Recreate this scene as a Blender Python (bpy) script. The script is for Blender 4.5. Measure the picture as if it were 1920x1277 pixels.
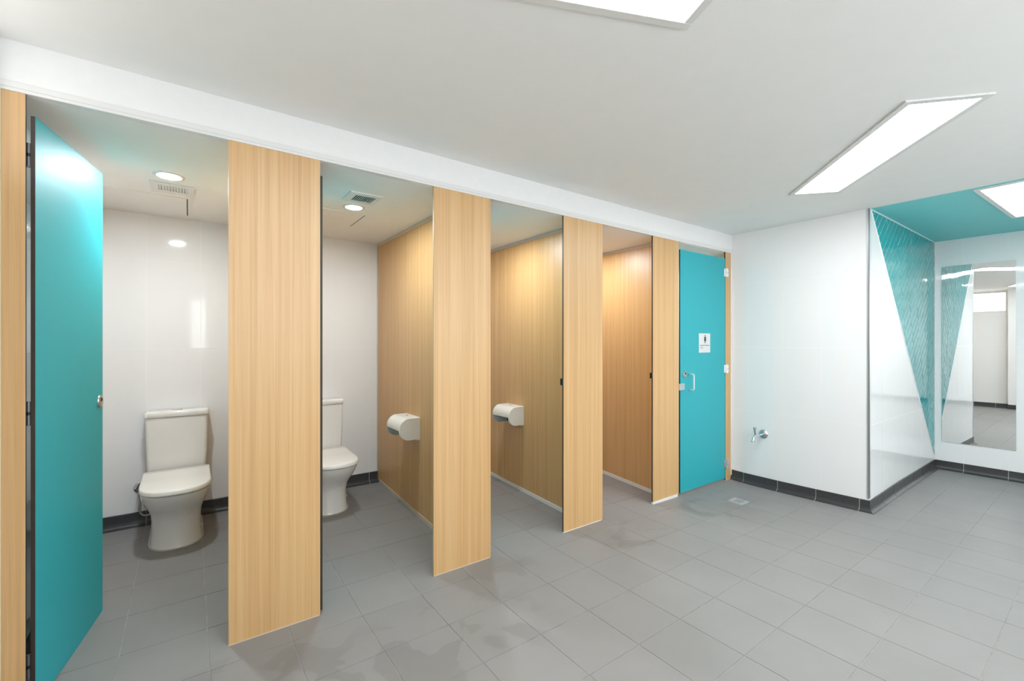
import bpy, bmesh, math, random
from mathutils import Vector, Matrix
random.seed(7)
PI = math.pi
for o in list(bpy.data.objects):
    bpy.data.objects.remove(o, do_unlink=True)
scene = bpy.context.scene
COL = scene.collection

# ------------------------------------------------------------------ camera, world, exposure
CAM_H, F_PX, YAW, HORIZON = 1.4, 834.2, math.radians(35.937), 641.94
cd = bpy.data.cameras.new('camera')
cd.sensor_fit = 'HORIZONTAL'
cd.sensor_width = 36.0
cd.lens = 36.0 * F_PX / 1920.0
cd.shift_y = (HORIZON - 638.5) / 1920.0
cd.clip_start = 0.02
cam = bpy.data.objects.new('camera', cd)
COL.objects.link(cam)
cam.location = (0, 0, CAM_H)
cam.rotation_euler = (PI / 2, 0, -YAW)
scene.camera = cam
world = bpy.data.worlds.new('world')
scene.world = world
world.use_nodes = True
world.node_tree.nodes['Background'].inputs[0].default_value = (0.85, 0.93, 1.0, 1)
world.node_tree.nodes['Background'].inputs[1].default_value = 1.0
vs = scene.view_settings
vs.view_transform = 'Standard'
vs.look = 'None'
vs.gamma = 1.0
vs.use_curve_mapping = False
vs.exposure = 0.92
PANEL_L, ALCOVE_L, DOWN_L, FILL_WINDOW_L, SIDE_WINDOW_L = 13.0, 4.8, 310.0, 2.8, 0.85      # radiance: panels, alcove lamp, downlights, added fill windows behind camera, side window

# ------------------------------------------------------------------ materials
def srgb(r, g, b):
    f = lambda c: (c / 12.92 if c <= 0.04045 else ((c + 0.055) / 1.055) ** 2.4)
    return (f(r / 255), f(g / 255), f(b / 255), 1)

def mat(name, col, rough=0.5, metal=0.0, spec=0.5, coat=0.0, emit=0.0, tint=(1, 1, 1, 1)):
    m = bpy.data.materials.new(name)
    m.use_nodes = True
    b = m.node_tree.nodes['Principled BSDF']
    b.inputs['Base Color'].default_value = col
    b.inputs['Roughness'].default_value = rough
    b.inputs['Metallic'].default_value = metal
    b.inputs['Specular IOR Level'].default_value = spec
    b.inputs['Coat Weight'].default_value = coat
    if emit:
        b.inputs['Emission Color'].default_value = tint
        b.inputs['Emission Strength'].default_value = emit
    return m

class NT:
    def __init__(s, m):
        s.t = m.node_tree
        s.b = s.t.nodes['Principled BSDF']
    def n(s, kind, **kw):
        nd = s.t.nodes.new(kind)
        for k, v in kw.items():
            if k.startswith('i_'):
                nd.inputs[k[2:].replace('_', ' ')].default_value = v
            else:
                setattr(nd, k, v)
        return nd
    def l(s, a, b):
        s.t.links.new(a, b)

def ramp(nt, fac, stops):
    r = nt.n('ShaderNodeValToRGB')
    e = r.color_ramp.elements
    while len(e) < len(stops):
        e.new(0.5)
    for el, (p, c) in zip(e, stops):
        el.position = p
        el.color = c
    nt.l(fac, r.inputs[0])
    return r

def wood(name, tones, rough=0.42):
    m = mat(name, tones[1], rough, spec=0.9)
    nt = NT(m)
    tc = nt.n('ShaderNodeTexCoord')
    oi = nt.n('ShaderNodeObjectInfo')
    mul = nt.n('ShaderNodeMath', operation='MULTIPLY')
    mul.inputs[1].default_value = 37.0
    nt.l(oi.outputs['Random'], mul.inputs[0])
    add = nt.n('ShaderNodeVectorMath', operation='ADD')
    nt.l(tc.outputs['Object'], add.inputs[0])
    nt.l(mul.outputs[0], add.inputs[1])
    def streak(sx, sz, det):
        mp = nt.n('ShaderNodeMapping')
        mp.inputs['Scale'].default_value = (sx, sx, sz)
        nt.l(add.outputs[0], mp.inputs[0])
        ns = nt.n('ShaderNodeTexNoise', i_Scale=1.0, i_Detail=det, i_Roughness=0.6)
        nt.l(mp.outputs[0], ns.inputs['Vector'])
        return ns.outputs['Fac']
    broad = streak(34, 0.35, 3)
    fine = streak(120, 0.9, 3)
    hair = streak(420, 3.0, 1)
    r1 = ramp(nt, broad, [(0.3, tones[0]), (0.5, tones[1]), (0.72, tones[2])])
    r2 = ramp(nt, fine, [(0.3, (0.80, 0.76, 0.70, 1)), (0.55, (1, 1, 1, 1)), (0.75, (1.0, 1.0, 1.0, 1))])
    r3 = ramp(nt, hair, [(0.28, (0.84, 0.80, 0.74, 1)), (0.45, (1, 1, 1, 1))])
    mx = nt.n('ShaderNodeMix', data_type='RGBA', blend_type='MULTIPLY')
    mx.inputs[0].default_value = 0.55
    nt.l(r1.outputs[0], mx.inputs[6]); nt.l(r2.outputs[0], mx.inputs[7])
    mx2 = nt.n('ShaderNodeMix', data_type='RGBA', blend_type='MULTIPLY')
    mx2.inputs[0].default_value = 0.6
    nt.l(mx.outputs[2], mx2.inputs[6]); nt.l(r3.outputs[0], mx2.inputs[7])
    nt.l(mx2.outputs[2], nt.b.inputs['Base Color'])
    bp = nt.n('ShaderNodeBump')
    bp.inputs['Strength'].default_value = 0.06
    bp.inputs['Distance'].default_value = 0.002
    nt.l(fine, bp.inputs['Height'])
    nt.l(bp.outputs[0], nt.b.inputs['Normal'])
    return m

def speckled(name, col, rough, scale, amount, bump=0.0, coat=0.0, bscale=None, bdist=0.002):
    m = mat(name, col, rough, coat=coat)
    nt = NT(m)
    tc = nt.n('ShaderNodeTexCoord')
    ns = nt.n('ShaderNodeTexNoise', i_Scale=scale, i_Detail=4.0)
    nt.l(tc.outputs['Object'], ns.inputs['Vector'])
    lo = tuple(c * (1 - amount) for c in col[:3]) + (1,)
    hi = tuple(min(1, c * (1 + amount)) for c in col[:3]) + (1,)
    r = ramp(nt, ns.outputs['Fac'], [(0.3, lo), (0.7, hi)])
    nt.l(r.outputs[0], nt.b.inputs['Base Color'])
    if bump:
        n2 = nt.n('ShaderNodeTexNoise', i_Scale=bscale or scale, i_Detail=2.0)
        nt.l(tc.outputs['Object'], n2.inputs['Vector'])
        bp = nt.n('ShaderNodeBump')
        bp.inputs['Strength'].default_value = bump
        bp.inputs['Distance'].default_value = bdist
        nt.l(n2.outputs['Fac'], bp.inputs['Height'])
        nt.l(bp.outputs[0], nt.b.inputs['Normal'])
    return m

def floor_material():
    col = srgb(138, 136, 134)
    m = mat('floor_porcelain', col, 0.5, spec=0.4)
    nt = NT(m)
    ge = nt.n('ShaderNodeNewGeometry')
    pos = ge.outputs['Position']
    oi = nt.n('ShaderNodeObjectInfo')
    cloud = nt.n('ShaderNodeTexNoise', i_Scale=3.0, i_Detail=5.0, i_Roughness=0.6)
    nt.l(pos, cloud.inputs['Vector'])
    c = lambda k: tuple(x * k for x in col[:3]) + (1,)
    r = ramp(nt, cloud.outputs['Fac'], [(0.3, c(0.96)), (0.7, c(1.04))])
    tone = nt.n('ShaderNodeMapRange')
    tone.inputs[3].default_value = 0.985
    tone.inputs[4].default_value = 1.015
    nt.l(oi.outputs['Random'], tone.inputs[0])
    m0 = nt.n('ShaderNodeVectorMath', operation='SCALE')
    nt.l(r.outputs[0], m0.inputs[0]); nt.l(tone.outputs[0], m0.inputs[3])
    # water marks left in patches: round the drain, between the first panels and along the panel feet
    def spot(cx, cy, sx, sy):
        sub = nt.n('ShaderNodeVectorMath', operation='SUBTRACT')
        nt.l(pos, sub.inputs[0]); sub.inputs[1].default_value = (cx, cy, 0)
        mu = nt.n('ShaderNodeVectorMath', operation='MULTIPLY')
        nt.l(sub.outputs[0], mu.inputs[0]); mu.inputs[1].default_value = (1 / sx, 1 / sy, 0)
        ln = nt.n('ShaderNodeVectorMath', operation='LENGTH')
        nt.l(mu.outputs[0], ln.inputs[0])
        mr = nt.n('ShaderNodeMapRange', interpolation_type='SMOOTHSTEP')
        mr.inputs[1].default_value = 0.45; mr.inputs[2].default_value = 1.0
        mr.inputs[3].default_value = 1.0; mr.inputs[4].default_value = 0.0
        nt.l(ln.outputs['Value'], mr.inputs[0])
        return mr.outputs[0]
    acc = None
    for s in [(0.95, 1.85, 0.75, 0.45), (3.75, 2.1, 0.65, 0.4), (2.6, 2.15, 0.45, 0.35), (0.25, 2.0, 0.6, 0.5),
              (-0.07, 3.75, 0.34, 0.3), (1.0, 3.85, 0.45, 0.35), (1.55, 2.25, 0.3, 0.25)]:
        o = spot(*s)
        if acc is None:
            acc = o
        else:
            mxm = nt.n('ShaderNodeMath', operation='MAXIMUM')
            nt.l(acc, mxm.inputs[0]); nt.l(o, mxm.inputs[1])
            acc = mxm.outputs[0]
    pud = nt.n('ShaderNodeTexNoise', i_Scale=4.2, i_Detail=2.5, i_Roughness=0.45, i_Distortion=0.6)
    nt.l(pos, pud.inputs['Vector'])
    th = nt.n('ShaderNodeMapRange')
    th.inputs[1].default_value = 0.52; th.inputs[2].default_value = 0.545
    nt.l(pud.outputs['Fac'], th.inputs[0])
    wet = nt.n('ShaderNodeMath', operation='MULTIPLY')
    nt.l(th.outputs[0], wet.inputs[0]); nt.l(acc, wet.inputs[1])
    dk = nt.n('ShaderNodeMix', data_type='RGBA', blend_type='MULTIPLY')
    nt.l(wet.outputs[0], dk.inputs[0]); nt.l(m0.outputs[0], dk.inputs[6])
    dk.inputs[7].default_value = (0.86, 0.86, 0.86, 1)
    nt.l(dk.outputs[2], nt.b.inputs['Base Color'])
    ro = nt.n('ShaderNodeMapRange')
    ro.inputs[3].default_value = 0.5; ro.inputs[4].default_value = 0.42
    nt.l(wet.outputs[0], ro.inputs[0]); nt.l(ro.outputs[0], nt.b.inputs['Roughness'])
    return m

M = {}
M['paint'] = speckled('white_paint', srgb(238, 238, 237), 0.6, 30, 0.01, 0.04, bscale=300, bdist=0.001)
M['ceiling'] = speckled('ceiling_paint', srgb(243, 243, 241), 0.75, 8, 0.008)
M['tile'] = mat('white_glazed_tile', srgb(240, 240, 240), 0.06, spec=0.5)
M['grout_white'] = speckled('white_grout', srgb(246, 246, 245), 0.8, 120, 0.02)
M['grout_floor'] = speckled('floor_grout', srgb(158, 156, 153), 0.85, 12, 0.25)
M['floor'] = floor_material()
M['skirt'] = speckled('charcoal_glazed_tile', srgb(62, 62, 64), 0.32, 40, 0.12)
M['grout_skirt'] = mat('pale_skirting_grout', srgb(190, 188, 185), 0.8)
M['wood'] = wood('pale_oak_laminate', [srgb(202, 158, 102), srgb(211, 169, 114), srgb(217, 179, 126)])
M['edge_dark'] = mat('dark_laminate_core', srgb(52, 44, 36), 0.5)
M['edge_pale'] = mat('pale_laminate_edge', srgb(206, 180, 140), 0.5)
M['teal'] = speckled('teal_laminate', srgb(40, 166, 176), 0.52, 60, 0.015, 0.05, bscale=500, bdist=0.0006)
M['teal_paint'] = speckled('teal_ceiling_paint', srgb(124, 214, 216), 0.5, 6, 0.01)
M['teal_tile'] = speckled('teal_glass_tile', srgb(26, 158, 162), 0.05, 2.2, 0.10, 0.10, bscale=45, bdist=0.003)
M['teal_grout'] = mat('pale_teal_grout', srgb(236, 250, 250), 0.2)
M['alu_white'] = mat('white_aluminium', srgb(228, 228, 226), 0.35)
M['alu'] = mat('satin_aluminium', srgb(205, 208, 212), 0.3, metal=0.8)
M['alu_warm'] = mat('anodised_channel', srgb(214, 202, 184), 0.35, metal=0.15)
M['chrome'] = mat('chrome', srgb(215, 218, 222), 0.07, metal=1.0)
M['steel'] = mat('satin_steel', srgb(200, 200, 200), 0.28, metal=1.0)
M['ceramic'] = mat('white_vitreous_china', srgb(238, 237, 233), 0.07, spec=0.5, coat=0.3)
M['plastic'] = mat('white_plastic', srgb(240, 237, 230), 0.25)
M['plastic_in'] = mat('grey_plastic_inside', srgb(186, 200, 200), 0.4)
M['black'] = mat('black_rubber', srgb(18, 18, 18), 0.55)
M['ink'] = mat('dark_ink', srgb(28, 30, 36), 0.5)
M['sign'] = mat('brushed_sign_face', srgb(222, 222, 222), 0.35, metal=0.25)
M['paper'] = mat('toilet_paper', srgb(240, 240, 236), 0.9)
M['mirror'] = mat('mirror_silver', (0.90, 0.92, 0.915, 1), 0.004, metal=1.0)
M['panel_light'] = mat('lit_diffuser', (0.9, 0.9, 0.9, 1), 0.5, emit=PANEL_L, tint=(0.93, 0.97, 1, 1))
M['front_light'] = mat('lit_front_diffuser', (0.9, 0.9, 0.9, 1), 0.5, emit=PANEL_L * 0.6, tint=(0.93, 0.97, 1, 1))
M['alcove_light'] = mat('lit_alcove_diffuser', (0.9, 0.9, 0.9, 1), 0.5, emit=ALCOVE_L, tint=(1, 0.985, 0.97, 1))
M['down_light'] = mat('lit_downlight', (0.9, 0.9, 0.9, 1), 0.5, emit=DOWN_L, tint=(0.86, 0.94, 1, 1))
M['window_light'] = mat('glowing_fill_glass', (0.9, 0.9, 0.9, 1), 0.3, emit=FILL_WINDOW_L, tint=(0.92, 0.97, 1, 1))  # glow of the windows added behind the camera
M['side_window_light'] = mat('daylit_frosted_side_glass', (0.9, 0.9, 0.9, 1), 0.3, emit=SIDE_WINDOW_L)
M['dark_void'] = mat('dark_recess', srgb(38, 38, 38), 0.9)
M['hinge_grey'] = mat('grey_hinge_metal', srgb(120, 124, 128), 0.4, metal=0.7)
M['hose'] = mat('braided_hose', srgb(150, 152, 150), 0.35, metal=0.5)

# ------------------------------------------------------------------ geometry helpers
def link_mesh(name, me, mats, parent=None, smooth=False):
    if not isinstance(mats, (list, tuple)):
        mats = [mats]
    if not me.materials:
        for m in mats:
            me.materials.append(M[m])
    if smooth:
        for p in me.polygons:
            p.use_smooth = True
    o = bpy.data.objects.new(name, me)
    COL.objects.link(o)
    if parent:
        o.parent = parent
    return o

def obj(name, bm, mats, parent=None, smooth=False, autosmooth=None):
    bmesh.ops.recalc_face_normals(bm, faces=bm.faces[:])
    me = bpy.data.meshes.new(name)
    bm.to_mesh(me)
    bm.free()
    if autosmooth is not None:
        for p in me.polygons:
            p.use_smooth = True
        me.set_sharp_from_angle(angle=math.radians(autosmooth))
    return link_mesh(name, me, mats, parent, smooth)

def box(bm, x0, x1, y0, y1, z0, z1, bevel=0.0, seg=2, mi=0):
    vs_ = [bm.verts.new((x, y, z)) for z in (z0, z1) for y in (y0, y1) for x in (x0, x1)]
    idx = [(0, 2, 3, 1), (4, 5, 7, 6), (0, 1, 5, 4), (2, 6, 7, 3), (0, 4, 6, 2), (1, 3, 7, 5)]
    fs = [bm.faces.new([vs_[i] for i in f]) for f in idx]
    for f in fs:
        f.material_index = mi
    if bevel:
        es = {e for f in fs for e in f.edges}
        bmesh.ops.bevel(bm, geom=list(es), offset=bevel, segments=seg, affect='EDGES', profile=0.5)
    return fs

def bx(*a, **k):
    bm = bmesh.new()
    box(bm, *a, **k)
    return bm

def tube(bm, pts, r, n=10, caps=True):
    pts = [Vector(p) for p in pts]
    rings = []
    prev = None
    for i, p in enumerate(pts):
        d = (pts[min(i + 1, len(pts) - 1)] - pts[max(i - 1, 0)]).normalized()
        a = d.orthogonal().normalized() if prev is None else (prev - d * prev.dot(d)).normalized()
        prev = a
        b = d.cross(a)
        rr = r[i] if isinstance(r, (list, tuple)) else r
        rings.append([bm.verts.new(p + (a * math.cos(2 * PI * k / n) + b * math.sin(2 * PI * k / n)) * rr) for k in range(n)])
    for q, s in zip(rings, rings[1:]):
        for k in range(n):
            bm.faces.new((q[k], q[(k + 1) % n], s[(k + 1) % n], s[k]))
    if caps:
        bm.faces.new(rings[0][::-1])
        bm.faces.new(rings[-1])

def lathe(bm, prof, origin, axis, n=24):
    """prof: (distance along axis, radius)"""
    axis = Vector(axis).normalized()
    tube(bm, [Vector(origin) + axis * d for d, _ in prof], [r for _, r in prof], n)

def loft(bm, rings, caps=True):
    rv = [[bm.verts.new(p) for p in r] for r in rings]
    n = len(rv[0])
    for a, b in zip(rv, rv[1:]):
        for k in range(n):
            bm.faces.new((a[k], a[(k + 1) % n], b[(k + 1) % n], b[k]))
    if caps:
        bm.faces.new(rv[0][::-1])
        bm.faces.new(rv[-1])

def thing(name, label, cat, loc=(0, 0, 0), rotz=0.0, group=None):
    o = bpy.data.objects.new(name, None)
    COL.objects.link(o)
    o.empty_display_size = 0.1
    o.location = loc
    o.rotation_euler = (0, 0, rotz)
    o['label'] = label
    o['category'] = cat
    if group:
        o['group'] = group
    return o

def struct(o, label):
    o['kind'] = 'structure'
    o['label'] = label
    return o

def clip(poly, a, b, c):
    """keep the side a*x+b*y+c >= 0"""
    out = []
    for i, p in enumerate(poly):
        q = poly[(i + 1) % len(poly)]
        dp, dq = a * p[0] + b * p[1] + c, a * q[0] + b * q[1] + c
        if dp >= 0:
            out.append(p)
        if dp * dq < 0:
            t = dp / (dp - dq)
            out.append((p[0] + (q[0] - p[0]) * t, p[1] + (q[1] - p[1]) * t))
    return out

def clip_rect(poly, x0, x1, y0, y1):
    for h in ((1, 0, -x0), (-1, 0, x1), (0, 1, -y0), (0, -1, y1)):
        if len(poly) >= 3:
            poly = clip(poly, *h)
    return poly

def area(poly):
    return 0.5 * sum(p[0] * q[1] - q[0] * p[1] for p, q in zip(poly, poly[1:] + poly[:1]))

def slab(bm, poly, place, thick, chamfer):
    """a flat piece with a chamfered face; place(u, v, height) -> xyz, the back at height 0"""
    if area(poly) < 0:
        poly = poly[::-1]
    cx = sum(p[0] for p in poly) / len(poly)
    cy = sum(p[1] for p in poly) / len(poly)
    def inset(d):
        r = []
        for x, y in poly:
            L = math.hypot(cx - x, cy - y) or 1
            k = min(d * 1.4, 0.4 * L) / L
            r.append((x + (cx - x) * k, y + (cy - y) * k))
        return r
    rings = [[bm.verts.new(place(x, y, 0)) for x, y in poly],
             [bm.verts.new(place(x, y, thick - chamfer)) for x, y in poly],
             [bm.verts.new(place(x, y, thick)) for x, y in inset(chamfer)]]
    n = len(poly)
    for a, b in zip(rings, rings[1:]):
        for k in range(n):
            bm.faces.new((a[k], a[(k + 1) % n], b[(k + 1) % n], b[k]))
    bm.faces.new(rings[2])

# ------------------------------------------------------------------ measured layout (metres, camera over the origin)
YF = 2.417            # face of the cubicle fronts
YB = 4.17             # tiled wall behind the toilets
XL, XR = -0.57, 4.588 # side walls
YA = 1.255            # tiled return of the mirror alcove
XM = 6.737            # mirror wall
YN = -1.6             # wall behind the photographer
HC, HCUB = 2.518, 2.33
SK = 0.095
PITCH = 0.3228
def fz(x, y):         # the floor falls to the drain and climbs into the cubicles
    rise = 0.047 * max(0.0, y - 2.35)
    dip = 0.04 * max(0.0, 1 - math.hypot(x - 4.1, y - 2.1) / 1.5)
    return rise - dip

def project(x, y, z):
    sy, cy = math.sin(YAW), math.cos(YAW)
    d = x * sy + y * cy
    if d < 0.05:
        return None
    return 960 + F_PX * (x * cy - y * sy) / d, HORIZON - F_PX * (z - CAM_H) / d

# ------------------------------------------------------------------ floor
def build_floor():
    gx = [0.716 + PITCH * k for k in range(-5, 20)]
    gy = [1.967 + 0.3226 * k for k in range(-12, 8)]
    bm = bmesh.new()
    rects = [(XL - 0.05, XR + 0.02, YN - 0.05, YB + 0.05), (XR + 0.02, XM + 0.05, YN - 0.05, YA + 0.05)]
    cells = []
    for i in range(len(gx) - 1):
        for j in range(len(gy) - 1):
            full = [(gx[i], gy[j]), (gx[i + 1], gy[j]), (gx[i + 1], gy[j + 1]), (gx[i], gy[j + 1])]
            for r in rects:
                p = clip_rect(full, *r)
                if len(p) >= 3 and abs(area(p)) > 1e-4:
                    f = bm.faces.new([bm.verts.new((x, y, fz(x, y) - 0.0015)) for x, y in p])
                    g = 0.0016
                    q = clip_rect([(gx[i] + g, gy[j] + g), (gx[i + 1] - g, gy[j] + g), (gx[i + 1] - g, gy[j + 1] - g), (gx[i] + g, gy[j + 1] - g)], *r)
                    if len(q) >= 3 and abs(area(q)) > 4e-4:
                        cells.append(q)
    # underside so the slab has thickness
    for r in rects:
        bm.faces.new([bm.verts.new((x, y, -0.15)) for x, y in ((r[0], r[2]), (r[0], r[3]), (r[1], r[3]), (r[1], r[2]))])
    me = bpy.data.meshes.new('floor')
    bm.to_mesh(me); bm.free()
    fl = link_mesh('floor', me, 'grout_floor')
    struct(fl, 'grey square porcelain floor tiles with fine pale joints')
    rest = bmesh.new()
    hid = 0
    for q in cells:
        seen = False
        for x, y in q:
            p = project(x, y, 0)
            if p and -40 < p[0] < 1960 and p[1] < 1320:
                seen = True
        place = lambda u, v, h: (u, v, fz(u, v) - 0.0015 + h)
        if seen:
            b = bmesh.new()
            slab(b, q, place, 0.0021, 0.0005)
            me = bpy.data.meshes.new('floor_tile')
            b.to_mesh(me); b.free()
            link_mesh('floor_tile', me, 'floor', fl)
        else:
            slab(rest, q, place, 0.0021, 0.0005)
    me = bpy.data.meshes.new('floor_tile_field')
    rest.to_mesh(me); rest.free()
    o = link_mesh('floor_tile_field', me, 'floor', fl)
    o['kind'] = 'stuff'
    return fl
build_floor()

# ------------------------------------------------------------------ walls, tiles, skirting
TW, TH, TT = 0.3235, 0.6475, 0.0012
def tiles(parent, place, u0, u1, v0, v1, ulines, half=None, windows=()):
    """grid of glazed tiles on a wall; place(u, v, h) with h out of the wall"""
    vl = [0.704 + TH * k for k in range(-2, 4)]
    us = [ulines + TW * k for k in range(-40, 40)]
    g = 0.0012
    cache = {}
    for i in range(len(us) - 1):
        for j in range(len(vl) - 1):
            q = [(us[i] + g, vl[j] + g), (us[i + 1] - g, vl[j] + g), (us[i + 1] - g, vl[j + 1] - g), (us[i] + g, vl[j + 1] - g)]
            q = clip_rect(q, u0 + g, u1 - g, v0, v1)
            if len(q) >= 3 and half:
                q = clip(q, *half)
            if len(q) < 3 or abs(area(q)) < 2e-4:
                continue
            if any(a < (us[i] + us[i + 1]) / 2 < b and c < (vl[j] + vl[j + 1]) / 2 < d for a, b, c, d in windows):
                continue
            b = bmesh.new()
            slab(b, q, place, TT, 0.0004)
            bmesh.ops.recalc_face_normals(b, faces=b.faces[:])
            me = bpy.data.meshes.new('wall_tile')
            b.to_mesh(me); b.free()
            link_mesh('wall_tile', me, 'tile', parent)

def skirting(name, label, p0, p1, n, g0, m0=0, m1=0):
    """coved skirting tiles from p0 to p1 along a wall, n = unit vector into the room, g0 = a joint position"""
    p0, p1, n = Vector((*p0, 0)), Vector((*p1, 0)), Vector((*n, 0))
    d = (p1 - p0); L = d.length; d.normalize()
    prof = [(-0.004, SK), (0.006, SK), (0.008, SK - 0.002), (0.008, 0.040), (0.011, 0.024), (0.018, 0.012), (0.030, 0.005), (0.044, 0.0025), (0.044, -0.002), (-0.004, -0.002)]
    def pt(t, off, z, m_s, m_e):
        if t <= 1e-6: t += m_s * off
        elif t >= L - 1e-6: t += m_e * off
        p = p0 + d * t + n * off
        return (p.x, p.y, z + fz(p.x, p.y))
    def seg(bm, a, b, sink):
        ra = [bm.verts.new(pt(a, o - sink, z - sink, -m0, m1)) for o, z in prof]
        rb = [bm.verts.new(pt(b, o - sink, z - sink, -m0, m1)) for o, z in prof]
        k = len(prof)
        for i in range(k):
            bm.faces.new((ra[i], ra[(i + 1) % k], rb[(i + 1) % k], rb[i]))
        bm.faces.new(ra); bm.faces.new(rb[::-1])
    cuts = [0.0]
    t = g0 % TW
    while t < L - 0.01:
        if t > 0.01: cuts.append(t)
        t += TW
    cuts.append(L)
    bm = bmesh.new()
    for a, b in zip(cuts, cuts[1:]):
        seg(bm, a, b, 0.0012)
    base = obj(name, bm, 'grout_skirt')
    struct(base, label)
    for a, b in zip(cuts, cuts[1:]):
        bm = bmesh.new()
        seg(bm, a + (0.002 if a > 0 else 0), b - (0.002 if b < L else 0), 0)
        obj('skirting_tile', bm, 'skirt', base, autosmooth=40)
    return base

# right-hand tiled wall beside the closed door
w = struct(obj('wall_right', bx(XR + TT, XR + 0.12, YA + TT, YB + 0.12, -0.05, HC + 0.06), 'grout_white'), 'white glazed tiled wall with a tap beside the closed teal door')
tiles(w, lambda u, v, h: (XR + TT - h, u, v), YA, YB, fz(XR, 2) + SK, HC, 1.60)
skirting('baseboard_right', 'charcoal coved skirting tiles under the tap wall', (XR, YF), (XR, YA), (-1, 0), YF - 1.967 + 0.0, 0, 1)
# return wall of the alcove: white tiles below the diagonal, teal strip tiles above it
w = struct(obj('wall_alcove', bx(XR + 0.12, XM + 0.1, YA + TT, YA + 0.12, -0.05, HC + 0.06), 'grout_white'), 'alcove side wall, white tiles with a teal triangle of strip tiles')
TRI_X, TRI_Z = 4.634, 0.112
dx, dz = XM - TRI_X, TRI_Z - HC
# diagonal from (TRI_X, HC) to (XM, TRI_Z); white side has x*(-dz)... below-left of the line
A_, B_ = dz, -dx
C_ = -(A_ * TRI_X + B_ * HC)
s_ = 1 if (A_ * 4.6 + B_ * 0.3 + C_) > 0 else -1
nl = math.hypot(A_, B_)
white = (s_ * A_ / nl, s_ * B_ / nl, s_ * C_ / nl - 0.004)
tealh = (-s_ * A_ / nl, -s_ * B_ / nl, -s_ * C_ / nl - 0.003)
place_ret = lambda u, v, h: (u, YA + TT - h, v)
tiles(w, place_ret, XR + 0.016, XM, SK, HC, 4.912, half=white)
# pale joint bed under the strip tiles
bm = bmesh.new()
slab(bm, [(TRI_X, HC), (XM, TRI_Z), (XM, HC)], place_ret, 0.0007, 0.0002)
bed = obj('teal_tile_bed', bm, 'teal_grout', w)
ang = math.radians(42.0)
ca, sa = math.cos(ang), math.sin(ang)
SW, SL = 0.074, 0.262
for i in range(-30, 60):
    for j in range(-4, 16):
        o_ = 0.035 * i % SL
        a0, b0 = j * SL + o_, i * SW
        g = 0.0034
        q = [(a0 + g, b0 + g), (a0 + SL - g, b0 + g), (a0 + SL - g, b0 + SW - g), (a0 + g, b0 + SW - g)]
        q = [(XR + a * ca - b * sa, a * sa + b * ca) for a, b in q]
        q = clip_rect(q, XR, XM - 0.002, 0, HC - 0.008)
        if len(q) >= 3: q = clip(q, *tealh)
        if len(q) < 3 or abs(area(q)) < 4e-4: continue
        b = bmesh.new()
        tx, tz = random.gauss(0, 0.0045), random.gauss(0, 0.0045)
        cx = sum(p[0] for p in q) / len(q); cz = sum(p[1] for p in q) / len(q)
        slab(b, q, lambda u, v, h: (u, YA + TT - 0.0003 - h - (tx * (u - cx) + tz * (v - cz) if h > 0.0005 else 0), v), 0.0024, 0.0007)
        bmesh.ops.recalc_face_normals(b, faces=b.faces[:])
        me = bpy.data.meshes.new('strip_tile')
        b.to_mesh(me); b.free()
        link_mesh('strip_tile', me, 'teal_tile', bed)
skirting('baseboard_alcove', 'charcoal coved skirting tiles under the teal triangle', (XR, YA), (XM, YA), (0, -1), 4.912 - XR - 0.02, 1, -1)
# mirror wall
w = struct(obj('wall_mirror', bx(XM + TT, XM + 0.1, YN - 0.1, YA + TT, -0.05, HC + 0.06), 'grout_white'), 'white glazed tiled wall that carries the mirror')
tiles(w, lambda u, v, h: (XM + TT - h, u, v), YN, YA, SK, HC, 1.022)
skirting('baseboard_mirror', 'charcoal coved skirting tiles under the mirror', (XM, YA), (XM, YN), (-1, 0), YA - 1.022, -1, 0)
# wall behind the toilets
w = struct(obj('wall_back', bx(XL - 0.1, XR + TT, YB + TT, YB + 0.12, -0.05, HC + 0.06), 'grout_white'), 'white glazed tiled wall behind the toilets')
tiles(w, lambda u, v, h: (u, YB + TT - h, v), XL, XR, fz(0, YB) + SK, HCUB, 0.07)
skirting('baseboard_back', 'charcoal skirting tiles behind the toilets', (XR, YB), (XL, YB), (0, -1), XR - 0.07, -1, -1)
# left wall with its high window
WY0, WY1, WZ0, WZ1 = 1.47, 2.36, 2.045, 2.495
bm = bmesh.new()
box(bm, XL - 0.11, XL - TT, YN - 0.1, YB + 0.12, -0.05, WZ0)
box(bm, XL - 0.11, XL - TT, YN - 0.1, WY0, WZ0, HC + 0.06)
box(bm, XL - 0.11, XL - TT, WY1, YB + 0.12, WZ0, HC + 0.06)
box(bm, XL - 0.11, XL - TT, WY0, WY1, WZ1, HC + 0.06)
w = struct(obj('wall_left', bm, 'grout_white'), 'white tiled wall with a high window, seen in the mirror')
tiles(w, lambda u, v, h: (XL - TT + h, u, v), 1.45, YF, SK, WZ0, 1.60)
tiles(w, lambda u, v, h: (XL - TT + h, u, v), YF + 0.02, YB, 0.1 + SK, HCUB, 1.60)
tiles(w, lambda u, v, h: (XL - TT + h, u, v), YN, 0.9, SK, HC, 1.60)
skirting('baseboard_left', 'charcoal skirting tiles along the window wall', (XL, YN), (XL, YB), (1, 0), 1.967 - YN, 0, -1)
win = struct(thing('window_1', 'high frosted window in the left wall, seen in the mirror', 'window', (XL - 0.06, WY0, WZ0)), 'high frosted window in the left wall, seen in the mirror')
del win['category']
bm = bmesh.new()
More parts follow.
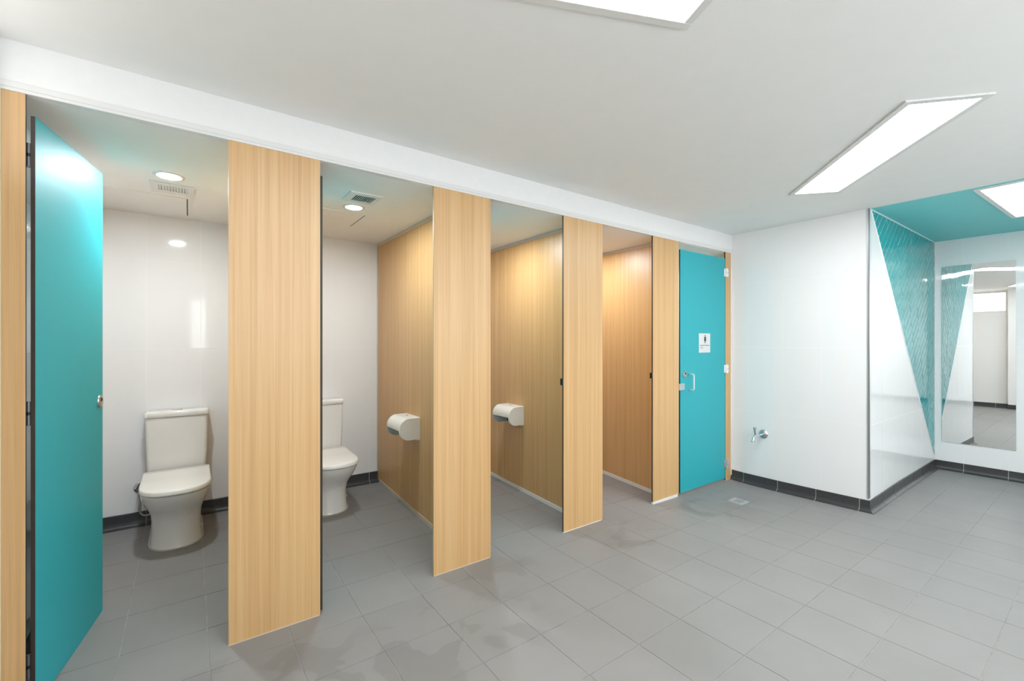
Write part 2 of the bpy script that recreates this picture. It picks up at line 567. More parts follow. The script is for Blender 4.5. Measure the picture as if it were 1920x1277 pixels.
for a in ((0, 0.03, 0, WY1 - WY0, 0, 0.03), (0, 0.03, 0, WY1 - WY0, WZ1 - WZ0 - 0.03, WZ1 - WZ0), (0, 0.03, 0, 0.03, 0.03, WZ1 - WZ0 - 0.03), (0, 0.03, WY1 - WY0 - 0.03, WY1 - WY0, 0.03, WZ1 - WZ0 - 0.03)):
    box(bm, *a)
obj('window_frame', bm, 'alu_white', win)
obj('window_pane', bx(0.010, 0.016, 0.028, WY1 - WY0 - 0.028, 0.028, WZ1 - WZ0 - 0.028), 'side_window_light', win)
struct(obj('wall_pier', bx(XL - 0.004, -0.43, 0.85, 1.45, -0.03, HC - 0.002), 'paint'), 'white pier beside the window, seen in the mirror')
struct(obj('baseboard_pier', bx(-0.43, -0.42, 0.85, 1.45, 0.001, SK), 'skirt'), 'charcoal skirting on the white pier')
# wall behind the photographer
struct(obj('wall_front', bx(XL - 0.1, XM + 0.1, YN - 0.1, YN, -0.05, HC + 0.06), 'paint'), 'plain white wall behind the photographer')
WX = [(0.0, 1.9), (2.2, 4.1)]  # spans of two windows added out of view to brighten the room evenly
for k, (wa, wb) in enumerate(WX):
    win = struct(thing('window_%d' % (k + 2), '', '', (wa, YN, 1.25)), 'added frosted fill window, unseen behind the photographer')
    del win['category']
    ww, wh = wb - wa, 0.95
    bm = bmesh.new()
    for a in ((0, ww, 0, 0.03), (0, ww, wh - 0.03, wh), (0, 0.03, 0.03, wh - 0.03), (ww - 0.03, ww, 0.03, wh - 0.03), (ww / 2 - 0.015, ww / 2 + 0.015, 0.03, wh - 0.03)):
        box(bm, a[0], a[1], 0.0, 0.03, a[2], a[3])
    obj('window_frame', bm, 'alu_white', win)
    for a, b in ((0.028, ww / 2 - 0.013), (ww / 2 + 0.013, ww - 0.028)):
        obj('window_pane', bx(a, b, 0.008, 0.014, 0.028, wh - 0.028), 'window_light', win)
struct(obj('baseboard_front', bx(XL, XM, YN, YN + 0.01, 0.001, SK), 'skirt'), 'charcoal skirting behind the photographer')

# ceilings, bulkhead and trims
struct(obj('ceiling', bx(XL - 0.1, 4.606, YN - 0.1, YF + 0.03, HC, HC + 0.08), 'ceiling'), 'plain white painted ceiling')
struct(obj('ceiling_alcove', bx(4.606, XM + 0.1, YN - 0.1, YA + 0.1, HC, HC + 0.08), 'teal_paint'), 'teal painted ceiling over the mirror alcove')
struct(obj('ceiling_cubicles', bx(XL - 0.004, XR + 0.004, YF + 0.034, YB + 0.004, HCUB, HCUB + 0.06), 'ceiling'), 'lower white ceiling over the toilet cubicles')
struct(obj('wall_bulkhead', bx(XL - 0.004, XR + 0.004, YF, YF + 0.033, HCUB + 0.036, HC), 'paint'), 'white bulkhead above the cubicle fronts')
bm = bmesh.new()
box(bm, XL, XR, YF - 0.006, YF + 0.033, HCUB + 0.012, HCUB + 0.036, 0.002, 1)
box(bm, XL, XR, YF - 0.003, YF + 0.030, HCUB, HCUB + 0.012)
struct(obj('trim_1', bm, 'alu_white'), 'white head channel holding the tops of the cubicle panels')
bm = bmesh.new()
box(bm, XR - 0.004, XR + 0.017, YA - 0.004, YA + 0.004, SK, HC, 0.0015, 1)
box(bm, XR - 0.004, XR + 0.004, YA - 0.003, YA + 0.017, SK, HC, 0.0015, 1)
struct(obj('trim_2', bm, 'alu'), 'satin metal edge strip on the tiled outside corner')
bm = bmesh.new()
box(bm, XR + 0.02, XM, YA - 0.006, YA + 0.002, HC - 0.010, HC)
struct(obj('trim_3', bm, 'teal_grout'), 'pale teal bead where the triangle meets the teal ceiling')
bm = bmesh.new()
p0, p1 = Vector((TRI_X - 0.006, YA, HC)), Vector((XM - 0.002, YA, TRI_Z - 0.006))
dd = (p1 - p0).normalized(); nn = Vector((-dd.z, 0, dd.x))
loft(bm, [[p + nn * a + Vector((0, b, 0)) for a, b in ((-0.007, 0.003), (0.007, 0.003), (0.006, -0.0035), (-0.006, -0.0035))] for p in (p0, p1)])
struct(obj('trim_4', bm, 'grout_white'), 'white diagonal strip edging the teal triangle')
bm = bmesh.new()
box(bm, XR - 0.022, XR - 0.001, YF - 0.004, YF + 0.03, fz(XR, YF) + 0.04, HCUB)
struct(obj('trim_5', bm, 'alu_white'), 'white wall channel beside the closed teal door')
bm = bmesh.new()
box(bm, XL, XL + 0.010, YF - 0.004, YF + 0.03, 0.005, HCUB)
struct(obj('trim_6', bm, 'alu_white'), 'white wall channel at the left end of the cubicles')
bm = bmesh.new()
box(bm, XM - 0.008, XM + 0.002, YA - 0.008, YA + 0.002, SK, HC)
struct(obj('trim_7', bm, 'alu_white'), 'white bead in the corner beside the mirror')

# ------------------------------------------------------------------ cubicle fronts
def board(bm, x0, x1, y0, y1, z0, z1, flat='y'):
    for f in box(bm, x0, x1, y0, y1, z0, z1):
        f.normal_update()
        n = f.normal
        f.material_index = 0 if (abs(n.y) if flat == 'y' else abs(n.x)) > 0.9 else 1

T = 0.013
def front_panel(x0, x1, label, edge, keeper=False, stop=False, foot=0.02, show_foot=True):
    zf = fz((x0 + x1) / 2, YF)
    t = thing('toilet_partition', label, 'partition', (x0, YF, zf), 0, 'wood panels along the cubicle fronts')
    t['kind'] = 'thing'
    zb = 0.004 - zf if show_foot else 0.004
    bm = bmesh.new()
    board(bm, 0, x1 - x0, 0, T, zb, HCUB - zf + 0.001)
    obj('board', bm, ['wood', edge], t)
    if show_foot:
        obj('foot_channel', bx(-0.003, x1 - x0 - 0.02, -0.004, T, 0.0005, zb + 0.004), 'alu_white', t)
    else:
        obj('foot_channel', bx(0.0, x1 - x0 - 0.004, -0.0015, T, 0.0005, 0.006), 'alu_warm', t)
    if keeper:
        obj('latch_keeper', bx(-0.012, 0.0, -0.001, T + 0.012, 1.085 - zf, 1.135 - zf, 0.003, 2), 'black', t)
    if stop:
        obj('door_stop', bx(x1 - x0 - 0.004, x1 - x0 + 0.075, -0.014, 0.0, 0.957 - zf, 1.018 - zf, 0.003, 2), 'alu', t)
    return t

t0 = front_panel(XL + 0.010, -0.497, 'narrow wood strip at the far left beside the open teal door', 'edge_dark', show_foot=False)
t1 = front_panel(0.145, 0.541, 'tallest-looking wood panel, between the two visible toilets', 'edge_pale', show_foot=False)
t2 = front_panel(1.177, 1.581, 'wood panel just right of the second toilet', 'edge_pale', show_foot=False)
t3 = front_panel(2.218, 2.632, 'wood panel third from the open teal door, with a black latch keeper', 'edge_dark', keeper=True)
t4 = front_panel(3.266, 3.648, 'wood panel directly left of the closed teal door', 'edge_dark', keeper=True, stop=True)
t5 = front_panel(4.462, XR - 0.022, 'narrow wood strip carrying the hinges of the closed teal door', 'edge_dark', show_foot=False)

def divider(x, label, chan):
    t = thing('cubicle_divider', label, 'partition', (x, YF + T, 0), 0, 'wood walls between the cubicles')
    L = YB - YF - T - 0.001
    zb = lambda y: fz(x, YF + T + y)
    bm = bmesh.new()
    ys = [0.002, L - 0.004]
    vv = []
    for y in ys:
        for z in (zb(y) + 0.02, HCUB - 0.012):
            for xx in (0, T):
                vv.append(bm.verts.new((xx, y, z)))
    for f, mi in (((0, 2, 6, 4), 0), ((1, 5, 7, 3), 0), ((0, 1, 3, 2), 1), ((4, 6, 7, 5), 1), ((0, 4, 5, 1), 1), ((2, 3, 7, 6), 1)):
        bm.faces.new([vv[i] for i in f]).material_index = mi
    obj('board', bm, ['wood', 'edge_dark'], t)
    bm = bmesh.new()
    w0, w1 = -0.006, T + 0.006
    loft(bm, [[(a, y, zb(y) + z) for a, z in ((w0, 0.0), (w1, 0.0), (w1, 0.032), (w0, 0.032))] for y in (0.004, L * 0.5, L - 0.06)])
    obj('floor_channel', bm, 'alu_warm' if chan == 'warm' else 'alu_white', t)
    obj('ceiling_channel', bx(w0, w1, 0.024, L - 0.006, HCUB - 0.028, HCUB), 'alu_warm' if chan == 'warm' else 'alu', t)
    obj('wall_channel', bx(w0, w1, L - 0.022, L - 0.006, zb(L) + 0.1, HCUB - 0.028), 'alu_warm', t)
    return t
divider(0.36, 'wood side wall hidden behind the tallest-looking wood panel', 'warm')
divider(1.444, 'wood side wall beside the second toilet, with a paper dispenser', 'warm')
divider(2.456, 'middle wood side wall, with the paper dispenser farther right', 'white')
divider(3.490, 'wood side wall without a dispenser, nearest the closed teal door', 'white')

# ------------------------------------------------------------------ cubicle doors
def hinge_barrel(t, z):
    bm = bmesh.new()
    box(bm, 0.004, 0.010, T - 0.001, T + 0.024, z - 0.042, z + 0.042)
    tube(bm, [(0.008, T + 0.009, z - 0.045), (0.008, T + 0.009, z + 0.045)], 0.007, 10)
    h = obj('hinge', bm, 'hinge_grey', t)
    bm = bmesh.new()
    tube(bm, [(0.008, T + 0.009, z - 0.006), (0.008, T + 0.009, z + 0.006)], 0.0080, 10)
    obj('hinge_bush', bm, 'black', h)

def open_door(x, y, width, angle, label):
    t = thing('cubicle_door', label, 'door', (x, y, 0), math.radians(angle), 'teal cubicle doors')
    zf = 0.012
    bm = bmesh.new()
    board(bm, 0, width, 0, T, zf + 0.006, 2.258)
    leaf = obj('leaf', bm, ['teal', 'edge_dark'], t)
    for z in (0.17, 1.13, 2.11):
        hinge_barrel(t, z)
    lx = width - 0.04
    bm = bmesh.new()
    lathe(bm, [(0, 0.031), (0.004, 0.031), (0.007, 0.029), (0.0085, 0.020), (0.0085, 0.001)], (lx, 0, 1.105), (0, -1, 0), 24)
    lk = obj('lock_indicator', bm, 'steel', t, autosmooth=40)
    bm = bmesh.new()
    lathe(bm, [(0, 0.010), (0.0012, 0.009), (0.0012, 0.001)], (lx, -0.0085, 1.113), (0, -1, 0), 16)
    obj('indicator_window', bm, 'black', lk)
    bm = bmesh.new()
    lathe(bm, [(0, 0.026), (0.010, 0.026), (0.012, 0.02), (0.012, 0.001)], (lx, T, 1.105), (0, 1, 0), 20)
    kn = obj('latch_knob', bm, 'steel', t, autosmooth=40)
    return t
open_door(-0.474, 2.430, 0.6406, 79.6, 'wide teal door standing open at the far left')
open_door(0.5565, 2.436, 0.62, 86.0, 'open teal door seen edge-on behind the tallest-looking wood panel')
open_door(1.5875, 2.436, 0.62, 86.0, 'open teal door, only its thin edge showing right of the second toilet panel')

def closed_door():
    x0, x1 = 3.672, 4.455
    t = thing('cubicle_door', 'closed teal door with a sign, pull handle and hinges', 'door', (x0, YF, 0), 0, 'teal cubicle doors')
    bm = bmesh.new()
    board(bm, 0, x1 - x0, 0, T, 0.004, 2.260)
    obj('leaf', bm, ['teal', 'edge_dark'], t)
    # hinges
    for i, z in enumerate((0.150, 1.128, 2.115)):
        bm = bmesh.new()
        w0, w1 = x1 - x0 - 0.022, x1 - x0 + 0.065
        box(bm, w0, w1, -0.006, 0.0, z - 0.040, z + 0.040, 0.004, 2)
        tube(bm, [(x1 - x0 + 0.012, -0.012, z - 0.044), (x1 - x0 + 0.012, -0.012, z + 0.044)], 0.012, 12)
        h = obj('hinge', bm, 'alu_white' if i else 'alu', t, autosmooth=40)
        bm = bmesh.new()
        lathe(bm, [(0, 0.005), (0.0015, 0.004), (0.0015, 0.0005)], (x1 - x0 + 0.012, -0.0235, z), (0, -1, 0), 10)
        obj('hinge_pin', bm, 'black', h)
    # lock
    lx, lz = 3.737 - x0, 1.101
    bm = bmesh.new()
    lathe(bm, [(0, 0.031), (0.006, 0.031), (0.010, 0.028), (0.011, 0.02), (0.011, 0.001)], (lx, 0, lz), (0, -1, 0), 24)
    lk = obj('lock_indicator', bm, 'steel', t, autosmooth=40)
    bm = bmesh.new()
    lathe(bm, [(0, 0.011), (0.001, 0.010), (0.001, 0.001)], (lx + 0.004, -0.011, lz + 0.010), (0, -1, 0), 16)
    obj('indicator_window', bm, 'black', lk)
    # pull handle
    hx, za, zb = 3.802 - x0, 1.101, 0.955
    pts = [(hx, 0, za)]
    R, D = 0.014, 0.058
    pts.append((hx, -(D - R), za))
    for k in range(1, 6):
        a = k / 5 * PI / 2
        pts.append((hx, -(D - R) - R * math.sin(a), za - R + R * math.cos(a)))
    for k in range(0, 6):
        a = k / 5 * PI / 2
        pts.append((hx, -(D - R) - R * math.cos(a), zb + R - R * math.sin(a)))
    pts.append((hx, 0, zb))
    bm = bmesh.new()
    tube(bm, pts, 0.0065, 12)
    obj('pull_handle', bm, 'alu_white', t, smooth=True)
    # sign
    sx0, sx1, sz0, sz1 = 3.975 - x0, 4.172 - x0, 1.300, 1.487
    sg = obj('door_sign', bx(sx0, sx1, -0.004, 0.0, sz0, sz1, 0.0012, 1), 'sign', t)
    def flat(polys, name):
        bm = bmesh.new()
        for poly in polys:
            loft(bm, [[(sx0 + px * (sx1 - sx0), y, sz0 + pz * (sz1 - sz0)) for px, pz in poly] for y in (-0.004, -0.0048)])
        return obj(name, bm, 'ink', sg)
    head = [(0.53 + 0.038 * math.cos(2 * PI * k / 16), 0.875 + 0.042 * math.sin(2 * PI * k / 16)) for k in range(16)]
    dress = [(0.475, 0.82), (0.585, 0.82), (0.605, 0.80), (0.575, 0.745), (0.575, 0.72), (0.625, 0.615), (0.435, 0.615), (0.485, 0.72), (0.485, 0.745), (0.455, 0.80)]
    legs = [[(0.485, 0.62), (0.520, 0.62), (0.520, 0.50), (0.490, 0.50)], [(0.540, 0.62), (0.575, 0.62), (0.570, 0.50), (0.540, 0.50)]]
    arms = [[(0.470, 0.82), (0.455, 0.80), (0.420, 0.665), (0.440, 0.66)], [(0.590, 0.82), (0.605, 0.80), (0.640, 0.665), (0.620, 0.66)]]
    flat([head, dress] + legs + arms, 'pictogram')
    for txt, zz, wid in (('Female Ambulant', 0.345, 0.86), ('Toilet', 0.225, 0.27)):
        cu = bpy.data.curves.new('lettering', 'FONT')
        cu.body = txt
        cu.size = 1.0
        cu.extrude = 0.0
        tmp = bpy.data.objects.new('lettering', cu)
        COL.objects.link(tmp)
        bpy.context.view_layer.update()
        dg = bpy.context.evaluated_depsgraph_get()
        me = bpy.data.meshes.new_from_object(tmp.evaluated_get(dg))
        bpy.data.objects.remove(tmp, do_unlink=True)
        xs = [v.co.x for v in me.vertices]
        sc = wid * (sx1 - sx0) / (max(xs) - min(xs))
        szy = 0.0195
        me.transform(Matrix(((sc, 0, 0, sx0 + 0.08 * (sx1 - sx0) - min(xs) * sc), (0, 0, -1, -0.0046), (0, szy, 0, sz0 + zz * (sz1 - sz0)), (0, 0, 0, 1))))
        me.materials.clear()
        link_mesh('lettering', me, 'ink', sg)
    return t
closed_door()

# ------------------------------------------------------------------ toilets
def dshape(hw, yf, yb, n_side=6, n_front=28, ex=2.4, depth=None):
    """outline seen from above: straight sides from yb, round front at yf (yf < yb)"""
    dp = depth if depth else hw * 1.25
    ys = yf + dp
    pts = []
    for k in range(n_side):
        pts.append((hw, yb + (ys - yb) * k / n_side))
    for k in range(n_front + 1):
        a = PI * k / n_front
        c, s = math.cos(a), math.sin(a)
        pts.append((hw * math.copysign(abs(c) ** (2 / ex), c), ys - dp * abs(s) ** (2 / ex)))
    for k in range(n_side - 1, -1, -1):
        pts.append((-hw, yb + (ys - yb) * k / n_side))
    return pts

def toilet(cx, label, valve_label=None):
    zb = fz(cx, YB)
    t = thing('toilet', label, 'toilet', (cx, YB, zb), 0, 'white close-coupled toilets')
    zz = lambda z: z - zb
    def floor_rel(y):
        return fz(cx, YB + y) - zb
    # pan
    bm = bmesh.new()
    secs = [(None, 0.146, -0.556, -0.05), (0.085, 0.141, -0.550, -0.05), (0.16, 0.136, -0.540, -0.05), (0.23, 0.136, -0.545, -0.04), (0.28, 0.142, -0.566, -0.03),
            (0.32, 0.155, -0.606, -0.02), (0.36, 0.170, -0.652, -0.015), (0.40, 0.181, -0.690, -0.012), (0.43, 0.186, -0.710, -0.012), (0.446, 0.187, -0.716, -0.012), (0.450, 0.183, -0.710, -0.014)]
    rings = []
    for z, hw, yf, yb in secs:
        pts = dshape(hw, yf, yb, ex=2.35)
        rings.append([(x, y, (floor_rel(y) if z is None else zz(z) + (floor_rel(y) * 0.5 if z < 0.1 else 0))) for x, y in pts])
    loft(bm, rings)
    pan = obj('pan', bm, 'ceramic', t, autosmooth=50)
    bm = bmesh.new()
    lathe(bm, [(0, 0.011), (0.004, 0.010), (0.005, 0.001)], (0.1355, -0.42, zz(0.145)), (1, -0.1, 0), 12)
    obj('fixing_cap', bm, 'plastic', pan)
    bm = bmesh.new()
    ring = dshape(0.152, -0.562, -0.05, ex=2.35)
    loft(bm, [[(x, y, floor_rel(y) + 0.0015) for x, y in ring], [(x * 0.97, y * 0.99, floor_rel(y) + 0.006) for x, y in ring]])
    obj('sealant_bead', bm, 'grout_skirt', pan)
    # seat ring and lid
    def plate(name, z0, z1, hw, yf, yb, r, m='ceramic', rise=0.0):
        bm = bmesh.new()
        rr = []
        for z, i in ((z0, r * 0.6), (z0 + r * 0.5, 0), (z1 - r, 0), (z1 - r * 0.4, r * 0.45), (z1, r * 1.3)):
            rr.append([(x, y, zz(z) + (rise * max(0, (y + 0.34) / 0.14) if z > z0 + r and y > -0.34 else 0)) for x, y in dshape(hw - i, yf + i, yb - i * 0.5, ex=2.5, depth=0.25)])
        loft(bm, rr)
        return obj(name, bm, m, t, autosmooth=45)
    plate('seat', 0.4510, 0.4565, 0.166, -0.700, -0.20, 0.004, 'plastic')
    plate('seat_lid', 0.4575, 0.489, 0.190, -0.736, -0.185, 0.008, 'plastic', rise=0.010)
    for s in (-1, 1):
        bm = bmesh.new()
        tube(bm, [(s * 0.075 - 0.02, -0.184, zz(0.470)), (s * 0.075 + 0.02, -0.184, zz(0.470))], 0.009, 12)
        obj('lid_hinge', bm, 'chrome', t)
    # cistern, slightly wider at the top
    def rbox(w, y0, y1, r, n=5):
        pts = []
        for sx, sy, a0 in ((1, 1, 0), (-1, 1, PI / 2), (-1, -1, PI), (1, -1, 1.5 * PI)):
            ccx, ccy = sx * (w / 2 - r), (y1 - r if sy > 0 else y0 + r)
            for k in range(n + 1):
                a = a0 + PI / 2 * k / n
                pts.append((ccx + r * math.cos(a), ccy + r * math.sin(a)))
        return pts
    bm = bmesh.new()
    loft(bm, [[(x, y, zz(z)) for x, y in rbox(w, y0, -0.006, 0.022)] for z, w, y0 in ((0.4495, 0.332, -0.155), (0.475, 0.340, -0.160), (0.60, 0.350, -0.164), (0.75, 0.357, -0.168), (0.866, 0.362, -0.171))])
    obj('cistern', bm, 'ceramic', t, autosmooth=50)
    bm = bmesh.new()
    loft(bm, [[(x, y, zz(z)) for x, y in rbox(0.374 - 2 * i, -0.180 + i, -0.004 - i * 0.4, 0.024 - i * 0.4)] for z, i in ((0.868, 0.004), (0.872, 0.0), (0.898, 0.0), (0.906, 0.004), (0.910, 0.014))])
    lid = obj('cistern_lid', bm, 'ceramic', t, autosmooth=50)
    for s in (-1, 1):
        bm = bmesh.new()
        pts = []
        for k in range(13):
            a = -PI / 2 + PI * k / 12
            pts.append((s * (0.0015 + 0.030 * math.cos(a)), -0.095 + 0.021 * math.sin(a)))
        loft(bm, [[(x, y, zz(z)) for x, y in pts] for z in (0.9095, 0.914)])
        obj('flush_button', bm, 'chrome', lid)
    return t
toilet(-0.070, 'white toilet near the open teal door, its supply hose showing')
toilet(0.905, 'white toilet partly hidden by the tallest-looking wood panel')

# supply valve and looped hose beside the first toilet
t = thing('water_valve', 'chrome wall valve and looped hose left of the first toilet', 'valve', (-0.287, YB, 0.357))
bm = bmesh.new(); lathe(bm, [(0, 0.040), (0.004, 0.040), (0.010, 0.034), (0.013, 0.02), (0.013, 0.001)], (0, 0, 0), (0, -1, 0), 24)
obj('wall_flange', bm, 'chrome', t, autosmooth=40)
bm = bmesh.new(); lathe(bm, [(0, 0.010), (0.04, 0.010), (0.042, 0.013), (0.062, 0.013), (0.064, 0.010), (0.064, 0.001)], (0, -0.012, 0), (0, -1, 0), 16)
tube(bm, [(0, -0.055, 0), (0.0, -0.055, -0.035)], 0.008, 10)
obj('valve_body', bm, 'chrome', t, autosmooth=40)
bm = bmesh.new(); lathe(bm, [(0, 0.016), (0.016, 0.018), (0.018, 0.001)], (0, -0.076, 0), (0, -1, 0), 8)
obj('valve_knob', bm, 'chrome', t)
hp = [(0, -0.055, -0.035), (0.006, -0.055, -0.07), (0.004, -0.055, -0.11), (0.0, -0.056, -0.145), (0.004, -0.058, -0.172), (0.018, -0.06, -0.190), (0.040, -0.062, -0.196), (0.062, -0.064, -0.188), (0.074, -0.07, -0.172)]
# smooth the hose path
def smooth_path(p, it=2):
    p = [Vector(q) for q in p]
    for _ in range(it):
        q = [p[0]]
        for a, b in zip(p, p[1:]):
            q += [a * 0.75 + b * 0.25, a * 0.25 + b * 0.75]
        q.append(p[-1]); p = q
    return p
bm = bmesh.new(); tube(bm, smooth_path(hp), 0.0075, 10)
obj('supply_hose', bm, 'hose', t, smooth=True)

# ------------------------------------------------------------------ paper dispensers
def dispenser(xw, label):
    y0, L, z0, H = 3.205, 0.265, 0.650, 0.170
    t = thing('paper_dispenser', label, 'dispenser', (xw, y0, z0), 0, 'white paper dispensers on the wood walls')
    def profile(D, h0, h1, r, n=10):
        pts = [(0.0, h0)]
        for k in range(n + 1):
            a = -PI / 2 - PI / 2 * k / n
            pts.append((-(D - r) + r * math.cos(a), h0 + r + r * math.sin(a)))
        for k in range(n + 1):
            a = PI - PI / 2 * k / n
            pts.append((-(D - r) + r * math.cos(a), h1 - r + r * math.sin(a)))
        pts.append((0.0, h1))
        return pts
    full = profile(0.168, 0.0, H, 0.080)
    def cap(name, ya, yb, sc, m='plastic'):
        bm = bmesh.new()
        inner = profile(0.168 - 0.003, 0.003, H - 0.003, 0.078)
        a = [(x, ya, z) for x, z in (inner if sc < 0 else full)]
        b = [(x, (ya + yb) / 2, z) for x, z in full]
        c = [(x, yb, z) for x, z in (full if sc < 0 else inner)]
        loft(bm, [a, b, c])
        return obj(name, bm, m, t, autosmooth=35)
    cap('end_cap', 0.0, 0.012, -1)
    cap('end_cap', L - 0.010, L, 1, 'plastic_in')
    # curved cover, open at the lower front
    outer = [p for p in full if p[1] > 0.072]
    outer = [outer[-1]] + outer[:-1] if False else outer
    th = 0.0035
    inner = []
    for x, z in outer:
        inner.append((x + th if x < -th else x, z - th if z > H - 0.06 else z))
    bm = bmesh.new()
    prof = outer + inner[::-1]
    loft(bm, [[(x, y, z) for x, z in prof] for y in (0.012, L - 0.010)])
    cov = obj('cover', bm, 'plastic', t, autosmooth=35)
    bm = bmesh.new()
    box(bm, -0.05, -0.035, L * 0.52, L * 0.60, H - 0.0005, H + 0.001)
    obj('key_slot', bm, 'black', cov)
    bm = bmesh.new()
    lathe(bm, [(0, 0.005), (0.001, 0.004), (0.001, 0.0005)], (-0.1682, L * 0.52, 0.098), (-1, 0, 0), 12)
    obj('level_window', bm, 'plastic_in', cov)
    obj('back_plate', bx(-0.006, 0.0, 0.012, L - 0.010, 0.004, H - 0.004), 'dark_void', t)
    bm = bmesh.new()
    tube(bm, [(-0.075, 0.016, 0.100), (-0.075, L - 0.014, 0.100)], 0.036, 28)
    obj('paper_roll', bm, 'paper', t, autosmooth=40)
    obj('hinge_tab', bx(-0.030, -0.001, 0.001, 0.011, -0.004, 0.001), 'plastic', t)
    return t
dispenser(1.444, 'white paper dispenser in the cubicle with the second toilet')
dispenser(2.456, 'white paper dispenser on the middle wood wall, farther right')

# ------------------------------------------------------------------ ceiling lights
def panel_light(cx, cy, rot, label, lx=1.28, ly=0.285, fr=0.032, lamp='panel_light'):
    t = thing('ceiling_light', label, 'light', (cx, cy, HC), math.radians(rot), 'flat rectangular ceiling light panels')
    bm = bmesh.new()
    X, Y = lx / 2, ly / 2
    for a in ((-X - fr, X + fr, -Y - fr, -Y), (-X - fr, X + fr, Y, Y + fr), (-X - fr, -X, -Y, Y), (X, X + fr, -Y, Y)):
        box(bm, *a, -0.009, 0.0, 0.0015, 1)
    obj('frame', bm, 'alu_white', t)
    obj('diffuser', bx(-X, X, -Y, Y, -0.005, -0.001), lamp, t)
    return t
panel_light(3.294, 0.919, 42.2, 'long white ceiling light set diagonally, in front of the teal ceiling')
panel_light(5.30, 0.452, -2.5, 'bright ceiling light recessed in the teal alcove ceiling', lx=1.25, ly=0.29, lamp='alcove_light')
ux, uy = math.cos(math.radians(157)), math.sin(math.radians(157))
nx, ny = -uy, ux
panel_light(1.39 + 0.62 * ux + 0.142 * nx, 0.899 + 0.62 * uy + 0.142 * ny, 157, 'ceiling light at the top edge of the picture', lx=1.24, lamp='front_light')
panel_light(1.6, -0.85, 20, 'added fill light on the ceiling, unseen behind the photographer')  # extra panel added out of view to lift the overall light
panel_light(4.6, -0.9, 90, 'added fill light near the far corner, unseen behind the photographer')  # another unseen panel, added for fill

def downlight(x, y, r, label):
    t = thing('downlight', label, 'light', (x, y, HCUB), 0, 'round downlights in the cubicle ceiling')
    bm = bmesh.new()
    n = 32
    prof = [(r + 0.022, 0.0), (r + 0.020, -0.004), (r + 0.004, -0.006), (r, -0.003), (r, 0.0)]
    rv = [[bm.verts.new((q * math.cos(2 * PI * k / n), q * math.sin(2 * PI * k / n), z)) for q, z in prof] for k in range(n)]
    for k in range(n):
        a, b = rv[k], rv[(k + 1) % n]
        for i in range(len(prof) - 1):
            bm.faces.new((a[i], b[i], b[i + 1], a[i + 1]))
    obj('trim_ring', bm, 'alu_white', t, smooth=True)
    bm = bmesh.new()
    lathe(bm, [(0, r), (0.0035, r), (0.004, r * 0.96), (0.004, 0.001)], (0, 0, 0), (0, 0, -1), 32)
    obj('lens', bm, 'down_light', t)
    return t
downlight(-0.092, 3.135, 0.052, 'round downlight in the cubicle behind the open teal door')
downlight(0.915, 3.115, 0.050, 'round downlight in the cubicle of the second toilet')
for x, s in ((1.95, 'third cubicle, above the dispenser farther right'), (2.98, 'fourth cubicle, left of the closed teal door'), (4.05, 'cubicle behind the closed teal door')):
    downlight(x, 3.12, 0.050, 'round downlight in the ' + s)

# exhaust grilles and ceiling hatches
def grille(x0, x1, y0, y1, sx0, sx1, sy0, sy1, nslat, m, label, wide=0.55):
    t = thing('exhaust_grille', label, 'vent', ((x0 + x1) / 2, (y0 + y1) / 2, HCUB), 0, 'small exhaust grilles in the cubicle ceiling')
    ox, oy = (x0 + x1) / 2, (y0 + y1) / 2
    bm = bmesh.new()
    for a in ((x0, x1, y0, sy0), (x0, x1, sy1, y1), (x0, sx0, sy0, sy1), (sx1, x1, sy0, sy1)):
        box(bm, a[0] - ox, a[1] - ox, a[2] - oy, a[3] - oy, -0.008, 0.0)
    obj('grille_frame', bm, 'alu_white', t)
    obj('grille_void', bx(sx0 - ox, sx1 - ox, sy0 - oy, sy1 - oy, -0.0025, -0.0005), m, t)
    w = (sx1 - sx0) / nslat
    for k in range(nslat):
        xa = sx0 + w * (k + 0.30) - ox
        obj('slat', bx(xa, xa + w * wide, sy0 - oy, sy1 - oy, -0.007, -0.003), 'alu_white', t)
    return t
grille(-0.188, 0.022, 3.275, 3.490, -0.150, -0.010, 3.315, 3.420, 10, 'plastic_in', 'small white exhaust grille above the first toilet')
grille(0.800, 1.000, 2.780, 2.985, 0.842, 0.972, 2.825, 2.950, 10, 'dark_void', 'small exhaust grille with a darker opening above the second toilet', wide=0.2)

def hatch(x0, x1, y0, y1, label):
    t = thing('ceiling_hatch', label, 'hatch', ((x0 + x1) / 2, (y0 + y1) / 2, HCUB), 0, 'access hatches in the cubicle ceiling')
    X, Y = (x1 - x0) / 2, (y1 - y0) / 2
    obj('hatch_gap', bx(X - 0.003, X + 0.002, -Y + 0.02, Y - 0.02, -0.0032, 0.0), 'dark_void', t)
    obj('hatch_panel', bx(-X + 0.003, X - 0.003, -Y + 0.003, Y - 0.003, -0.0028, 0.0), 'ceiling', t)
hatch(-0.50, -0.012, 3.56, 4.05, 'flush white ceiling hatch over the first toilet')
hatch(0.62, 1.04, 3.25, 3.65, 'flush white ceiling hatch over the second toilet')

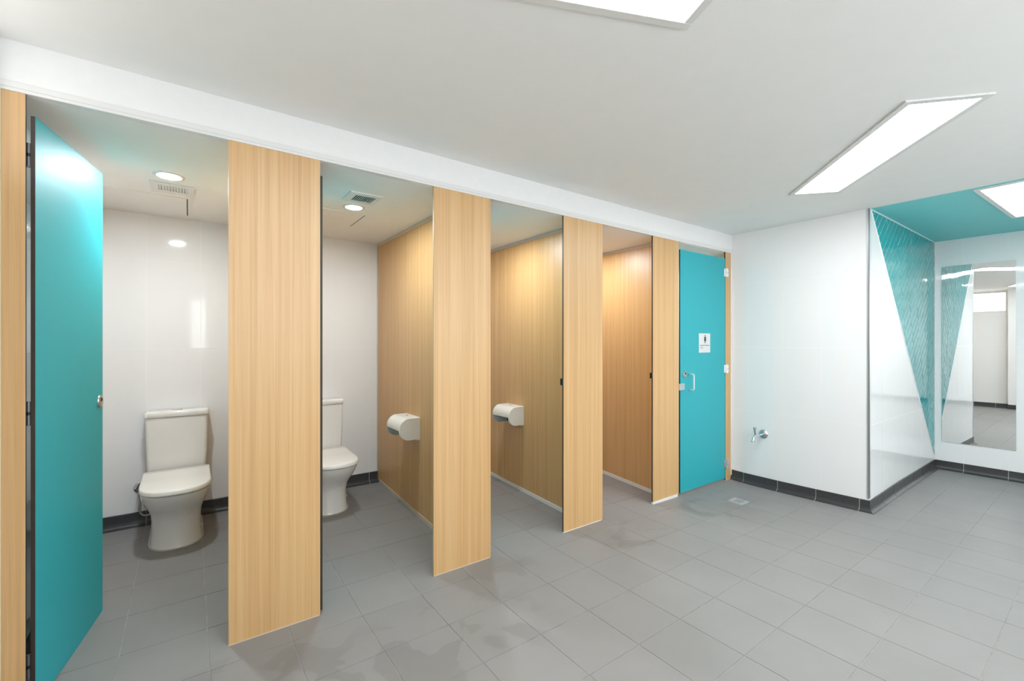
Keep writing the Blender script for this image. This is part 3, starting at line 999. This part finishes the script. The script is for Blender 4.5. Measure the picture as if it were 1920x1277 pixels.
# ------------------------------------------------------------------ mirror, tap, drain
t = thing('wall_mirror_glass', 'tall frameless mirror on the white tiled alcove wall', 'mirror', (XM, 0.92, 0.308))
t.name = 'mirror'
my0, my1, mz = 0.648 - 0.92, 1.192 - 0.92, 2.232 - 0.308
obj('mirror_pane', bx(-0.0062, -0.002, my0, my1, 0.0, mz), 'mirror', t)
bm = bmesh.new()
for a in ((my0 - 0.0015, my0, 0, mz), (my1, my1 + 0.0015, 0, mz), (my0, my1, -0.0015, 0), (my0, my1, mz, mz + 0.0015)):
    box(bm, -0.006, -0.0005, a[0], a[1], a[2], a[3])
box(bm, -0.002, -0.0003, my0, my1, 0, mz)
obj('mirror_backing', bm, 'alu', t)

t = thing('hose_tap', 'chrome hose tap on the white tiled wall', 'tap', (XR, 2.10, 0.494))
bm = bmesh.new(); lathe(bm, [(0, 0.044), (0.003, 0.044), (0.012, 0.036), (0.016, 0.022), (0.016, 0.001)], (0, 0, 0), (-1, 0, 0), 28)
obj('wall_flange', bm, 'chrome', t, autosmooth=40)
bm = bmesh.new(); lathe(bm, [(0.014, 0.010), (0.050, 0.010), (0.052, 0.015), (0.072, 0.015), (0.074, 0.011), (0.100, 0.011), (0.104, 0.017), (0.140, 0.018), (0.158, 0.017), (0.172, 0.010), (0.174, 0.001)], (0, 0, 0), (-1, 0, 0), 18)
obj('tap_body', bm, 'chrome', t, autosmooth=40)
bm = bmesh.new(); tube(bm, smooth_path([(-0.150, 0, 0.0), (-0.182, 0, -0.003), (-0.204, 0, -0.018), (-0.212, 0, -0.045)]), 0.011, 14)
lathe(bm, [(0, 0.014), (0.012, 0.014), (0.012, 0.001)], (-0.2115, 0, -0.040), (-0.1, 0, -1), 16)
obj('spout', bm, 'chrome', t, autosmooth=50)
bm = bmesh.new(); tube(bm, [(-0.158, 0, 0.012), (-0.172, 0, 0.045)], [0.012, 0.009], 14)
h = obj('tap_stem', bm, 'chrome', t, autosmooth=50)
bm = bmesh.new()
tube(bm, [(-0.194, 0, 0.080), (-0.150, 0, 0.080)], 0.0075, 12)
tube(bm, [(-0.172, 0, 0.040), (-0.172, 0, 0.082)], [0.011, 0.010], 12)
obj('tap_handle', bm, 'chrome', t, autosmooth=50)

dxc, dyc, dh = 4.008, 2.050, 0.068
zc = fz(dxc, dyc)
t = thing('floor_drain', 'square slotted metal drain in the floor by the tap', 'drain', (dxc, dyc, zc + 0.001), 0)
bm = bmesh.new()
sl = [(-0.040 + 0.016 * k) for k in range(6)]
box(bm, -dh, dh, -dh, -0.034, 0, 0.004); box(bm, -dh, dh, 0.034, dh, 0, 0.004)
xs = [-dh] + [v for s in sl for v in (s - 0.0052, s + 0.0052)] + [dh]
for a, b in zip(xs[0::2], xs[1::2]):
    box(bm, a, b, -0.034, 0.034, 0, 0.004)
obj('grate', bm, 'alu', t)
obj('sump', bx(-dh + 0.004, dh - 0.004, -0.036, 0.036, 0.0002, 0.0012), 'black', t)
